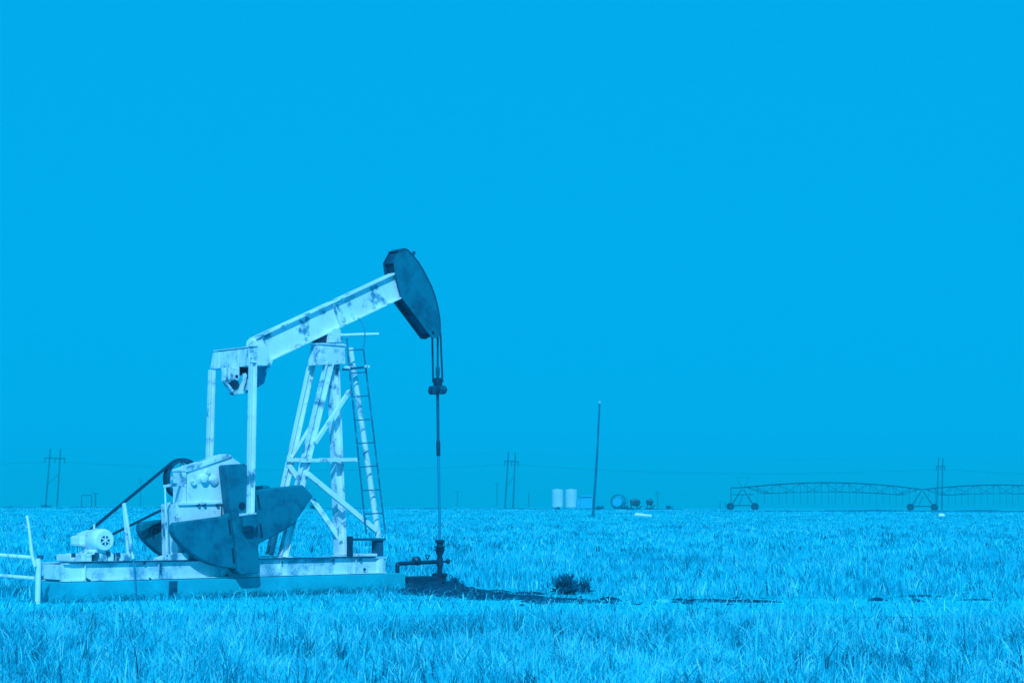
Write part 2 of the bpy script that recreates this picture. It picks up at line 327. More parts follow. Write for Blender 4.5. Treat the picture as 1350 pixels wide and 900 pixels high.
# pitmans, cranks, weights ---------------------------------------
VP, VPF = -.19, 1.29
pt, pb = L(333.5, 474, VP), L(329.8, 682, VP)
b = MB(); b.ibeam(pb, pt, (1,0,0), .135, .10, .03, .02); PIT = b.build('pitman', WHITE, J, bevel=.004)
b = MB(); b.box((pt.x-.10, VP-.07, pt.z-.06), (pt.x+.09, VP-.052, pt.z+.04)); b.build('pitman_shoe', WHITE2, PIT, bevel=.004)
b = MB(); b.prism([L(319,679,VP-.04), L(337.5,677,VP-.04), L(338.5,690,VP-.04), L(335,699,VP-.04), L(321,700,VP-.04)], (0,.13,0)); b.v = [p-Vector((0,.04,0)) for p in b.v]; wb_ = b.build('wrist_box', DARKP, PIT, bevel=.015)
b = MB(); b.prism([L(318.5,676.5,VP-.05), L(338,675.5,VP-.05), L(338,678.5,VP-.05), L(318.5,680,VP-.05)], (0,.14,0)); b.build('wrist_flange', WHITE2, PIT)
b = MB(); b.prism([L(321.5,694.5,VP-.09), L(325,692.5,VP-.09), L(333,692.5,VP-.09), L(336,695,VP-.09), L(334,700.5,VP-.09), L(324,701,VP-.09)], (0,.05,0)); b.build('wrist_underside_shade', BLACK, PIT)  # black piece put in for the shaded underside of the wrist box
b = MB(); dz_ = Vector((0, VPF-VP, 0)); b.ibeam(pb+dz_, Vector((pt.x+.03, VPF, z0-.004)), (1,0,0), .12, .09, .03, .02); PF = b.build('pitman', WHITE, J, bevel=.004)
for ch in [c for c in PIT.children if c.name.startswith('wrist')]: copy_tree(ch, PF).location = dz_
VW, TW = -.10, .20
LOBE = [(298,680),(232.8,688.8),(229.5,692),(229,700),(232,708),(243,721),(253,730),(264.5,737),(277,743),(290,747),(314,750),(342,750),(341.6,716.5),(372,701),(387.6,691),(397,678),(405.5,665),(413,654),(400,638.7),(336.5,646)]
CRK = [(298.5,614.5),(301,612.5),(323,611),(326,613),(331,660),(337,700),(343,752),(340,756),(318,757),(314,753),(311,720),(304,665)]
def wpoly(pl, v): return [L(x, y, v) for x, y in pl]
b = MB(); b.prism(wpoly(CRK, VW-.06), (0, TW+.09, 0)); CR = b.build('crank_arm', DARKP, J, bevel=.02)
wl = wpoly(LOBE, VW); b = MB(); b.prism(wl, (0, TW, 0)); WT = b.build('counterweight', DARKP, CR, bevel=.03)
for (x0, y0, x1, y1) in ((301.5,684,304,704),(306.5,722,308.5,742),(339.5,652,342,670),(343,690,345.5,708)):
    b = MB(); b.bar(L(x0,y0,VW-.004), L(x1,y1,VW-.004), (1,0,0), .035, .02); b.build('clamp_slot', BLACK, CR)
b = MB(); b.lathe(L(319.5,666.5,VW-.075), (0,1,0), [(0,.07),(.03,.07)], 14); b.build('crank_pin_hole', BLACK, CR, smooth=True)
# cast letter on the weight, its relief shade put in as black strokes
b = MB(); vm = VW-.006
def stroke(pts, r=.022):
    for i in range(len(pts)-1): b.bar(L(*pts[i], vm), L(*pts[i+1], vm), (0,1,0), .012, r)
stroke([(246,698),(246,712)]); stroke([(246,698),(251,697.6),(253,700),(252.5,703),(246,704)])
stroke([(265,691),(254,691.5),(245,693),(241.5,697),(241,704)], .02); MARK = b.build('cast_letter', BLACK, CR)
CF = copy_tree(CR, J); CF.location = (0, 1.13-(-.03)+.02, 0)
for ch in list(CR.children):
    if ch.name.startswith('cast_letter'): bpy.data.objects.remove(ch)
# gearbox ---------------------------------------------------------
VG0, VG1 = .20, .52
GB = [(247,620),(304,601),(318,611),(331,640),(331,663),(247,664)]
gb = wpoly(GB, VG0); b = MB(); b.prism(gb, (0, VG1-VG0, 0)); GX = b.build('gearbox', CLEAN, J, bevel=.02)
b = MB(); b.prism(wpoly([(240.5,618.5),(301,598.2),(306,600.6),(306,602),(247,622),(240.5,621)], VG0-.035), (0, VG1-VG0+.06, 0)); b.build('lid', WHITE2, GX, bevel=.008)
b = MB(); b.prism(wpoly([(241,619),(246,619.5),(246,665),(241,665)], VG0-.02), (0, VG1-VG0+.03, 0)); b.build('end_flange', WHITE2, GX, bevel=.006)
b = MB(); b.prism(wpoly([(236,662),(331,660),(331,663),(236,665.5)], VG0-.045), (0, VG1-VG0+.1, 0)); b.build('split_flange', WHITE2, GX, bevel=.004)
for (x, y, r, h) in ((267,630,.085,.10),(281,633,.095,.05),(254,636,.055,.06),(273,621.5,.05,.05)):
    b = MB(); c = L(x, y, VG0); b.lathe((c.x, VG0-h, c.z), (0,1,0), [(0,r*.8),(.012,r),(h,r)], 20); b.build('shaft_cover', WHITE2, GX, smooth=True)
for x in (262, 270, 287):
    b = MB(); c = L(x, 665.5, VG0-.03); b.lathe(c, (0,1,0), [(-.02,.03),(.03,.03)], 8); b.build('bolt', STEELD, GX)
b = MB(); b.prism(wpoly([(232.5,664.5),(331,663.6),(331,737),(234,738.5)], VG0), (0, .55, 0)); b.build('gearbox_pedestal', WHITE, J, bevel=.01)
b = MB(); c = L(291.5,700,VG0); b.box((c.x-.012, VG0-.014, .72), (c.x+.012, VG0-.002, L(291.5,666,VG0).z)); b.build('pedestal_seam', STEELD, J)
b = MB(); b.prism(wpoly([(232,729),(248,727.5),(249,738),(232,738.5)], BN-.02), (0, .12, 0)); b.prism(wpoly([(207,735),(221,730),(232,731),(232,738.5),(207,738.5)], BN), (0, .12, 0)); b.build('brake_anchor', WHITE2, J, bevel=.01)
c = L(318, 645, VG0); b = MB(); b.tube([(c.x, VW+TW, c.z), (c.x, 1.10, c.z)], .11, 18); b.build('slow_shaft', STEELD, J, smooth=True)
# belt drive ------------------------------------------------------
VS = .82
sc = L(240, 630.5, VS); RS = .365; mc = L(113, 713, VS); RM = .10
b = MB(); b.ring(sc, (0,1,0), RS, RS-.055, .14, 48); SH = b.build('belt_sheave', STEELD, J, smooth=True)
b = MB(); b.lathe(sc+Vector((0,-.16,0)), (0,1,0), [(0,.06),(.2,.06)], 14); b.box((sc.x-.03, VS-.02, sc.z-RS+.05), (sc.x+.03, VS+.02, sc.z+RS-.05)); b.box((sc.x-RS+.06, VS-.015, sc.z-.03), (sc.x+RS-.06, VS+.015, sc.z+.03)); b.build('hub', WHITE2, SH)
b = MB(); b.box((sc.x-.16, .50, sc.z-.06), (sc.x+.3, .62, sc.z+.08)); b.build('brake_housing', WHITE2, J, bevel=.02)
b = MB(); dv_ = (mc-sc); ln = dv_.length; phi = math.atan2(dv_.z, dv_.x); al = math.acos((RS-RM)/ln)
for sgn in (1, -1):
    t = phi+sgn*al; q = Vector((math.cos(t), 0, math.sin(t)))
    for dvv in (-.035, .035): b.bar(sc+q*(RS+.006)+Vector((0,dvv,0)), mc+q*(RM+.006)+Vector((0,dvv,0)), q, .022, .05)
b.ring(sc, (0,1,0), RS+.018, RS-.004, .11, 48); b.build('drive_belt', BELT, J)
# motor -----------------------------------------------------------
VM = .02; mf = L(138.5, 712, VM)
b = MB(); b.lathe(mf, (0,1,0), [(0,.085),(0.001,.17),(.03,.195),(.10,.205),(.34,.205),(.36,.195),(.60,.18),(.88,.135),(.93,.09),(.95,.04)], 36); MO = b.build('electric_motor', CLEAN, J, smooth=True)
b = MB(); b.lathe(mf+Vector((0,-.004,0)), (0,1,0), [(0,.088),(.003,.088)], 28); b.build('fan_opening', STEELD, MO)
b = MB()
for k in range(6):
    t = R(60*k+30); q = Vector((math.cos(t), 0, math.sin(t))); b.bar(mf+Vector((0,-.012,0))+q*.02, mf+Vector((0,-.012,0))+q*.088, (0,1,0), .012, .02)
b.lathe(mf+Vector((0,-.02,0)), (0,1,0), [(0,.022),(.012,.026)], 14); b.build('fan_grille', CLEAN, MO)
b = MB(); c = L(107, 713, .55); b.box((c.x-.09, .42, c.z-.085), (c.x+.10, .80, c.z+.095)); b.build('terminal_box', CLEAN, MO, bevel=.04)
b = MB(); b.lathe(mc+Vector((0,-.07,0)), (0,1,0), [(0,RM),(.14,RM)], 20); b.build('motor_sheave', STEELD, MO, smooth=True)
b = MB(); c = L(124, 695, .25); b.tube([c-Vector((0,0,.03)), c+Vector((0,0,.06))], .02, 8); b.build('lift_eye', WHITE2, MO)
zf = mf.z-.2
b = MB(); b.prism([(mf.x-.22, .10, BZ1+.145), (mf.x+.22, .10, BZ1+.145), (mf.x+.12, .10, zf+.05), (mf.x-.12, .10, zf+.05)], (0, .5, 0)); b.build('motor_foot', WHITE2, MO, bevel=.01)
for (x0, x1, y0, v0, v1) in ((108,121,730,.10,.72),(130,141,729,.10,.72),(92,107,731,.40,.9),(143,150,730.5,.08,.3),(158,172,729.5,.08,.35)):
    b = MB(); p, q = L(x0, 735, v0), L(x1, 735, v0); zt = L(x0, y0, v0).z; b.box((p.x, v0, BZ1+.027), (q.x, v1, max(zt, BZ1+.06))); b.build('slide_rail', WHITE2, J, bevel=.008)
for x, y in ((97,732),(128,731),(143,729.5),(156,731)):
    b = MB(); c = L(x, y, .07); b.box((c.x-.03, .05, c.z-.03), (c.x+.03, .099, c.z+.04)); b.build('rail_bolt', STEELD, J)
# guard props
b = MB(); b.tube([L(163,664,.10), L(169,733,.16)], .03, 10); b.build('guard_prop', WHITE, J, smooth=True)
g = L(180, 774, -.05); g.z = .02
b = MB(); b.tube([L(163.5,663,.08), L(175.5,736,.06)], [.034,.027], 10); GP = b.build('guard_prop', WHITE, J, smooth=True)
b = MB(); b.tube([L(176,738,.05), g], [.016,.014], 8); b.build('prop_lower_shade', MIDB, GP, smooth=True)  # lower end of the prop, its shade put into a darker colour
# brake lever
b = MB(); b.tube([L(217.5,639,.10), L(220,731,.10)], .017, 8); b.build('brake_rod', WHITE2, J, smooth=True)
b = MB(); b.bar(L(216,641,.10), L(229,638.5,.16), (0,0,1), .05, .04); b.bar(L(229,638.5,.16), L(242,637,.3), (0,0,1), .07, .05); b.build('brake_arm', WHITE2, J, bevel=.006)
# ------------------------------------------------------------------ foundation
b = MB(); fu0, fu1 = L(80, 770, .10).x, L(534.5, 765, .10).x
b.box((fu0, .10, -.1), (fu1, 1.15, .355)); FD = b.build('concrete_foundation', CONC, bevel=.012); FD.location = OJ; FD.rotation_euler = (0,0,A)
c = L(228, 776, .1); b = MB(); b.box((c.x-.085, .085, .02), (c.x+.085, .098, .33)); b.build('dark_panel', STEELD, FD)  # thin dark rectangle on the near face of the slab
tag(FD, 'long low grey concrete slab under the pump jack base', 'foundation')
# ------------------------------------------------------------------ wellhead
wp = OJ + EX*rb.x + EV*VC; WH = thing('wellhead', wp, 'oil blackened wellhead with valves below the polished rod', 'wellhead', rz=A)
def zpx(y): return L(580, y, VC).z
S = 1/ (F/(wp.y))
def prof(lst): return [(zpx(y), hw*S) for y, hw in lst]
b = MB(); b.lathe((0,0,0), EZ, prof([(760,3.4),(732,3.4),(729,5),(725.5,5.6),(725,7.2),(723.2,7.4),(723,5.4),(721.8,5.4),(721.5,7.6),(719.5,7.6),(719.3,4.4),(716,4.4),(715,6.1),(711.5,6.2),(711,3)]), 20); b.build('stuffing_box', BLACK, WH, smooth=True)
b = MB(); b.lathe((0,0,0), EZ, prof([(746,4.4),(735,4.4)]), 16); b.build('tee', BLACK, WH, smooth=True)
b = MB(); b.lathe((0,0,0), EZ, [(-.05, 8.8*S)]+prof([(766,8.8),(760,9),(759,10.2),(755.5,10.4),(755,8)]), 20); b.build('casing_head', BLACK, WH, smooth=True)
def WL(px, py, v=VC): p = L(px, py, v); return Vector((p.x-rb.x, p.y-VC, p.z))
b = MB(); b.tube([WL(579,740), WL(527,742.5), WL(524.5,743), WL(524,746), WL(524,757)], [.042,.042,.046,.046,.04], 12); b.build('flow_line', BLACK, WH, smooth=True)
b = MB(); c = WL(549.5, 739); b.blob(c, .11, .09, .10, .12, 3); b.build('valve', BLACK, WH)
b = MB(); c = WL(563.5, 736); b.bar(c+Vector((0,0,-.02)), c+Vector((-.05,0,.07)), (0,1,0), .015, .015); b.bar(c+Vector((0,0,-.02)), c+Vector((.05,0,.07)), (0,1,0), .015, .015); b.bar(c+Vector((-.06,0,.07)), c+Vector((.06,0,.07)), (0,1,0), .015, .015); b.build('valve_handle', BLACK, WH)
b = MB(); b.tube([WL(581,740), WL(590,739.8)], .022, 10); b.blob(WL(590.5,739.5), .055, .05, .055, .08, 5); b.build('gauge_stub', BLACK, WH)
# low manifold and lumps
b = MB(); b.tube([WL(580,772,.45), WL(536,770,.35)], .10, 14); b.box((WL(536,770,.35).x-.02, -.32, .0), (WL(572,770,.4).x, .1, .27)); b.build('casing_manifold', BLACK, WH, bevel=.02)
b = MB(); b.blob(WL(556,764,.4), .08,.08,.07,.15,7); b.blob(WL(565,765,.4), .08,.08,.07,.15,8); b.blob(WL(545,768,.4), .1,.08,.08,.15,9); b.build('manifold_valve', BLACK, WH)
# ------------------------------------------------------------------ ground, track, soil
def sheet(name, fn, xs, ys, m, kind='structure', thick=0):
    vs, fs = [], []
    for y in ys:
        for x in xs: vs.append(fn(x, y))
    nx = len(xs)
    for j in range(len(ys)-1):
        for i in range(nx-1): fs.append((j*nx+i, j*nx+i+1, (j+1)*nx+i+1, (j+1)*nx+i))
    b = MB(); b.add(vs, fs); o = b.build(name, m, smooth=True); return tag(o, kind=kind)
def ground_mat(name, c0, c1, c2, s1=.5, s2=9, bump=.6):
    m = mat(name, c0, .95, spec=.05); nt = m.node_tree; N = nt.nodes; K = nt.links; bs = N['Principled BSDF']; tc = N.new('ShaderNodeTexCoord')
    n1 = N.new('ShaderNodeTexNoise'); n1.inputs['Scale'].default_value = s1; n1.inputs['Detail'].default_value = 6; K.new(tc.outputs['Object'], n1.inputs['Vector'])
    n2 = N.new('ShaderNodeTexNoise'); n2.inputs['Scale'].default_value = s2; n2.inputs['Detail'].default_value = 8; n2.inputs['Roughness'].default_value = .7; K.new(tc.outputs['Object'], n2.inputs['Vector'])
    a = N.new('ShaderNodeMix'); a.data_type = 'RGBA'; a.inputs[6].default_value = (*c0,1); a.inputs[7].default_value = (*c1,1)
    r1 = N.new('ShaderNodeMapRange'); r1.inputs['From Min'].default_value = .35; r1.inputs['From Max'].default_value = .65; K.new(n1.outputs['Fac'], r1.inputs['Value']); K.new(r1.outputs['Result'], a.inputs[0])
    c = N.new('ShaderNodeMix'); c.data_type = 'RGBA'; c.inputs[7].default_value = (*c2,1); K.new(a.outputs[2], c.inputs[6])
    r2 = N.new('ShaderNodeMapRange'); r2.inputs['From Min'].default_value = .52; r2.inputs['From Max'].default_value = .68; K.new(n2.outputs['Fac'], r2.inputs['Value']); K.new(r2.outputs['Result'], c.inputs[0])
    K.new(c.outputs[2], bs.inputs['Base Color'])
    bp = N.new('ShaderNodeBump'); bp.inputs['Strength'].default_value = bump; bp.inputs['Distance'].default_value = .05; K.new(n2.outputs['Fac'], bp.inputs['Height']); K.new(bp.outputs['Normal'], bs.inputs['Normal'])
    return m
GM = ground_mat('dry field', (.008,.46,.56), (.010,.56,.67), (.006,.28,.37), .06, 4.0)
TM = ground_mat('pale track dust', (.014,.62,.72), (.018,.68,.78), (.008,.42,.52), .8, 7)
OM = ground_mat('oil soaked soil', (.008,.055,.105), (.008,.085,.15), (.006,.03,.065), 1.5, 8)
DM = ground_mat('dark bare soil', (.008,.16,.27), (.008,.20,.32), (.006,.11,.19), .2, 3)
xs = [-3000,-1200,-500,-200]+list(range(-120,121,12))+[200,500,1200,3000]
ys = [-40,0,15,30,45]+list(range(60,290,10))+[320,400,600,1000,2000,4000,6500]
sheet('ground', lambda x, y: (x, y, gz(y)), xs, ys, GM)
def trk(x, y):
    t = (y-28.5)/6.0
    yy = 28.9+.10*math.sin(x*.7)+.07*math.sin(x*1.9+1)+t*(4.6+.5*math.sin(x*.35)) + (0.16*max(0, x-1) if x > 1 else 0)*.55*t
    return (x, yy, gz(yy)+.006)
sheet('dirt_track', trk, [i*.5 for i in range(-50,52)], [28.5+i*.5 for i in range(13)], TM)
def mound(name, outline_c, rx, ry, h, m, seed, rot=0):
    """irregular low mound sitting on the ground"""
    rr = random.Random(seed); b = MB(); n, k = 36, 6; ph = [rr.uniform(0,6.28) for _ in range(5)]; vs = []; fs = []
    for j in range(k+1):
        f = j/k
        for i in range(n):
            t = 2*math.pi*i/n; q = 1+.22*math.sin(2*t+ph[0])+.16*math.sin(3*t+ph[1])+.10*math.sin(7*t+ph[2])+.06*math.sin(11*t+ph[3])
            x, y = rx*q*f*math.cos(t), ry*q*f*math.sin(t); x, y = x*math.cos(rot)-y*math.sin(rot), x*math.sin(rot)+y*math.cos(rot)
            z = h*(1-f**2)*(.7+.5*rr.random())+(.012 if j < k else -.02); vs.append((x, y, z))
    for j in range(k):
        for i in range(n): fs.append((j*n+i, j*n+(i+1)%n, (j+1)*n+(i+1)%n, (j+1)*n+i))
    b.add(vs, fs); o = b.build(name, m, smooth=False); o.location = outline_c; return o
def outside(p):
    q = p-OJ; u = q.dot(EX); v = q.dot(EV); return not (fu0-.1 < u < fu1+.1 and 0 < v < 1.25)
def gp(px, py): p = at_z(px, py); return Vector((p.x, p.y, 0))
for (px, py, rx, ry, h, sd_) in ((583,783,.62,.7,.22,1),(560,781,.5,.75,.16,12),(606,783,.6,.62,.12,15),(640,787,.75,.50,.08,2),(688,790,.8,.42,.07,3),(735,793.5,.65,.30,.06,4),(765,794.5,.4,.16,.04,16),(803,792,.26,.26,.06,5),(700,783,.35,.14,.04,17),(655,781,.3,.16,.05,14),(895,794,.30,.2,.06,6),(930,793.5,.62,.15,.05,7),(985,794,.55,.13,.04,8),(1156,792,.18,.13,.05,9),(1208,793,.15,.09,.04,10),(1215,786.5,.42,.07,.03,11),(1290,791.5,.3,.05,.025,13)):
    tag(mound('oily_soil', gp(px, py), rx, ry, h, OM, sd_), kind='structure')
b = MB(); rr = random.Random(77)
for i in range(170):
    px = rr.choice((rr.uniform(545,640), rr.uniform(600,780), rr.uniform(600,780), rr.uniform(790,1010))); c = gp(px, (781+(px-545)*.058 if px < 790 else 793.5)+rr.gauss(0, 3.0)); q = rr.uniform(.015,.05)
    if outside(c): b.blob(c+Vector((0,0,q*.2)), q*rr.uniform(1,2.4), q, q*.6, .3, i, 1)
for px, py, q in ((164,783,.06),(176,783,.07),(184,783,.06),(190,783.5,.05),(126,784,.06),(86,787,.10),(93,788,.12),(101,788,.07)): b.blob(gp(px,py)+Vector((0,-.15,.02)), q*1.7, q, q*.7, .3, int(px), 1)
tag(b.build('soil_clods', OM), 'dark oily clods crumbled along the black soil streak and the slab', 'soil', kind='stuff')
PALE = worn('pale stone', (.10,.62,.80), (.05,.5,.7), 6, .3, .1, .9)
b = MB(); b.blob((0,0,.01), .17,.12,.06,.2,21); o = b.build('pale_stone', PALE, loc=gp(876,794)); tag(o, 'pale flat stone lying on the track between dark soil streaks', 'stone')
# dark cultivated strip that closes the field on the right
b = MB(); vs_, fs_ = [], []
for i in range(61):
    t = i/60; x = 18+ t*150; y = 236+ 14*t; h = .30*min(1, t*5)*(.8+.3*math.sin(i*1.7)*math.sin(i*.61)); z = gz(y)
    vs_ += [(x, y-1.6, z-.05), (x, y-.8, z+h*.75), (x, y+.5, z+h), (x, y+2.0, z-.05)]
for i in range(60):
    for j in range(3): fs_.append((4*i+j, 4*i+4+j, 4*i+5+j, 4*i+1+j))
b.add(vs_, fs_); tag(b.build('soil_bank', DM), kind='structure')
b = MB(); vs_, fs_ = [], []
for i in range(71):
    x = -95+i*1.75; y = 292+4*math.sin(i*.3); h = .16+.10*math.sin(i*1.3)*math.sin(i*.47+1); z = gz(y)
    vs_ += [(x, y-1.2, z-.05), (x, y, z+h), (x, y+1.5, z-.05)]
for i in range(70):
    for j in range(2): fs_.append((3*i+j, 3*i+3+j, 3*i+4+j, 3*i+1+j))
b.add(vs_, fs_); tag(b.build('soil_bank', DM), kind='structure')
# ------------------------------------------------------------------ dry grass
def grass_mat():
    m = mat('dry grass', (.02,.5,.75), .75, spec=.12); nt = m.node_tree; N = nt.nodes; K = nt.links; bs = N['Principled BSDF']
    at = N.new('ShaderNodeAttribute'); at.attribute_name = 'tone'; cr = N.new('ShaderNodeValToRGB'); e = cr.color_ramp.elements
    e[0].position = 0; e[0].color = (.004,.10,.165,1); e[1].position = 1; e[1].color = (.26,.88,.95,1)
    x = e.new(.28); x.color = (.006,.38,.53,1); x = e.new(.55); x.color = (.009,.63,.765,1); x = e.new(.82); x.color = (.03,.78,.89,1)
    K.new(at.outputs['Fac'], cr.inputs[0]); K.new(cr.outputs[0], bs.inputs['Base Color'])
    tr = N.new('ShaderNodeBsdfTranslucent'); K.new(cr.outputs[0], tr.inputs['Color']); ms = N.new('ShaderNodeMixShader'); ms.inputs[0].default_value = .22
    K.new(bs.outputs[0], ms.inputs[1]); K.new(tr.outputs[0], ms.inputs[2]); K.new(ms.outputs[0], N['Material Output'].inputs['Surface']); return m
GRASS = grass_mat()
def blades(name, x, y, h, wd, lean, tone, m=GRASS, z0=None):
    n = len(x); az = rng.uniform(0, 2*np.pi, n); fa = az+rng.uniform(-1.2, 1.2, n)+np.pi/2
    dx, dy = np.cos(az), np.sin(az); wx, wy = np.cos(fa)*wd/2, np.sin(fa)*wd/2
    if z0 is None:
        t = np.clip((y-60)/210, 0, 1); z0 = 1.30*t*t*(3-2*t)
    bend = lean*h; V = np.empty((n, 7, 3))
    for i, (f, k) in enumerate(((0, 1.0), (.45, .85), (.8, .5))):
        cx = x+dx*bend*f*f; cy = y+dy*bend*f*f; cz = z0-.02*(f == 0)+h*f*np.sqrt(np.maximum(.05, 1-(lean*f)**2*.45))
        V[:, 2*i] = np.stack([cx-wx*k, cy-wy*k, cz], 1); V[:, 2*i+1] = np.stack([cx+wx*k, cy+wy*k, cz], 1)
    V[:, 6] = np.stack([x+dx*bend, y+dy*bend, z0+h*np.sqrt(np.maximum(.05, 1-lean**2*.45))], 1)
    base = np.arange(n)[:, None]*7
    quads = np.concatenate([base+np.array([0,1,3,2]), base+np.array([2,3,5,4])], 1).reshape(-1); tri = (base+np.array([4,5,6])).reshape(n, 3)
    loops = np.concatenate([quads.reshape(n, 8), tri], 1).reshape(-1).astype(np.int32)
    tot = np.tile(np.array([4,4,3]), n); start = np.concatenate([[0], np.cumsum(tot)[:-1]])
    me = bpy.data.meshes.new(name); me.vertices.add(n*7); me.vertices.foreach_set('co', V.reshape(-1).astype(np.float32))
    me.loops.add(n*11); me.loops.foreach_set('vertex_index', loops); me.polygons.add(n*3); me.polygons.foreach_set('loop_start', start.astype(np.int32))
    me.update(calc_edges=True)
    a = me.attributes.new('tone', 'FLOAT', 'POINT'); a.data.foreach_set('value', np.repeat(np.clip(tone, 0, 1), 7).astype(np.float32))
    me.materials.append(m); o = bpy.data.objects.new(name, me); COL.objects.link(o); return o
def vnoise(x, y, s, seed=0):
    r = np.random.default_rng(seed); ph = r.uniform(0, 6.28, 8); fr = r.uniform(.6, 1.6, 8); an = r.uniform(0, 6.28, 8); o = 0
    for i in range(8): o = o+np.sin((x*np.cos(an[i])+y*np.sin(an[i]))*fr[i]/s*2+ph[i])
    return o/8**.5/1.0
def scatter(n, y0, y1, margin=1.25):
    """points in the ground seen between two depths"""
    u = rng.uniform(0, 1, n); y = np.sqrt(y0*y0+u*(y1*y1-y0*y0)); hw = .281*margin; return rng.uniform(-1, 1, n)*hw*y, y
def clump(x, y, k, r):
    """turn seeds into tufts of k blades"""
    n = len(x); return np.repeat(x, k)+rng.normal(0, r, n*k), np.repeat(y, k)+rng.normal(0, r, n*k)
OILP = []
for px, py, rx, ry in ((583,783,.66,.74),(562,782,.55,.74),(606,783,.6,.62),(640,787,.7,.46),(688,790,.75,.4),(735,793.5,.6,.28),(765,794.5,.35,.14),(803,792,.25,.25),(895,794,.28,.18),(930,793.5,.6,.13),(985,794,.5,.1),(1215,786.5,.45,.1)):
    g_ = gp(px, py); OILP.append((g_.x, g_.y, rx*1.05, ry*1.1))
def off_oil(x, y):
    k = np.ones(len(x), bool)
    for a, c, rx, ry in OILP: k &= (((x-a)/rx)**2+((y-c)/ry)**2 > 1) | (rng.random(len(x)) < .10)
    return k
# near band: tufts, each with its own height, lean and colour
cx, cy = scatter(10500, 15.5, 28.4); kk = 11; n0 = len(cx)
tn = np.clip(.61+.19*rng.normal(size=n0)+.13*vnoise(cx, cy, .45, 5)+.10*vnoise(cx, cy, 1.6, 6), .05, .95); tn = np.where(rng.random(n0) < .12+.07*vnoise(cx, cy, .9, 8), rng.uniform(.02, .25, n0), tn)
th = np.clip(rng.normal(.20, .07, n0)*(1+.42*vnoise(cx, cy, 1.1, 3)), .04, .46)
x, y = clump(cx, cy, kk, .045); tone = np.repeat(tn, kk)+rng.normal(0, .15, n0*kk); h = np.repeat(th, kk)*rng.uniform(.45, 1.15, n0*kk)
ed = 28.0+.25*np.sin(x*.9)+.2*np.sin(x*2.3+1)+.15*np.sin(x*5.1)+rng.normal(0, .18, len(x))
keep = y < ed; x, y, tone, h, ed = x[keep], y[keep], tone[keep], h[keep], ed[keep]; k = len(x)
h *= .55+.45*np.clip((ed-y)/3.0, 0, 1)
tone = np.where(rng.random(k) < .09, rng.uniform(.85, 1, k), tone)
lean = np.where(rng.random(k) < .34, rng.uniform(.7, 1.35, k), np.abs(rng.normal(.42, .28, k)))
o = blades('dry_grass', x, y, h, rng.uniform(.006, .016, k), np.clip(lean, .02, 1.3), tone)
tag(o, 'tangled knee high straw grass filling the foreground', 'grass', kind='stuff')
# stubble on the track and round the slab
x, y = scatter(26000, 27.6, 38); k = len(x)
def outside_slab(x, y, pad=.05):
    px, py = x-OJ.x, y-OJ.y; u = px*EX.x+py*EX.y; v = px*EV.x+py*EV.y
    return ~((u > fu0-pad) & (u < fu1+pad) & (v > .10-pad) & (v < 1.15+pad))
q = outside_slab(x, y) & off_oil(x, y); x, y = x[q], y[q]; k = len(x)
o = blades('track_stubble', x, y, np.clip(np.abs(rng.normal(.045, .04, k))*(1+.5*np.clip(vnoise(x, y, .9, 17), -1, 2)), .015, .24), rng.uniform(.008, .018, k), np.clip(rng.normal(1.0, .3, k), .2, 1.35), np.clip(rng.normal(.55, .17, k)+.13*vnoise(x, y*2.5, .8, 31), 0, 1))
tag(o, 'short flattened straw on the dusty track beside the slab', 'grass', kind='stuff')
x, y = scatter(2600, 28.2, 36.5); q = outside_slab(x, y); x, y = x[q], y[q]; k = len(x)
o = blades('loose_straw', x, y, rng.uniform(.12, .38, k), rng.uniform(.008, .02, k), rng.uniform(1.25, 1.42, k), np.where(rng.random(k) < .5, rng.uniform(0, .3, k), rng.uniform(.75, 1, k)))
tag(o, 'loose dark and pale straw stems lying flat on the track', 'straw', kind='stuff')
# field beyond
def field(name, n, kk, y0, y1, hm, w0, w1, rad, label):
    cx, cy = scatter(n, y0, y1); x, y = clump(cx, cy, kk, rad)
    edge = 34.8+.4*np.sin(x*.8)+.3*np.sin(x*2.1)+np.maximum(0, x-1)*.16+np.where(x < -2, -1.0, 0)
    px, py = x-OJ.x, y-OJ.y; vv = px*EV.x+py*EV.y; uu = px*EX.x+py*EX.y
    dk = np.zeros(len(x), bool)
    q = (y > edge) & ~((uu > fu0-.4) & (uu < rb.x+.9) & (vv < .6)) & off_oil(x, y) & outside_slab(x, y, .12) & ~((np.abs(uu-rb.x) < .9) & (np.abs(vv-VC) < .7)) & ~((np.abs(y-(42.5+.12*x)) < .9+.3*np.sin(x*1.1)) & (x > 2) & (rng.random(len(x)) < .8))
    x, y = x[q], y[q]; k = len(x); nz = vnoise(x, y, 4, 9)
    h = np.clip(rng.normal(hm, hm*.3, k)*(1+.25*nz), .05, hm*2)
    tone = np.repeat(.55+.17*rng.normal(size=n)+.08*vnoise(cx, cy, 3.0, 21)+np.where(rng.random(n) < .10, -.42, 0), kk)[q]+rng.normal(0, .13, k)+.07*vnoise(x, y, 2.5, 13); tone = np.where(rng.random(k) < .04, rng.uniform(.85, 1, k), tone)
    o = blades(name, x, y, h, rng.uniform(w0, w1, k), np.clip(rng.normal(.42, .25, k), .02, 1.2), tone)
    return tag(o, label, 'grass', kind='stuff')
field('field_grass', 13000, 7, 31, 62, .22, .013, .028, .07, 'pale dry grass field just behind the pump jack')
field('field_grass', 14000, 7, 62, 135, .19, .025, .05, .14, 'dry grass further out across the middle of the field')
field('field_grass', 11000, 6, 135, 275, .11, .05, .10, .35, 'dry grass close to the field horizon')
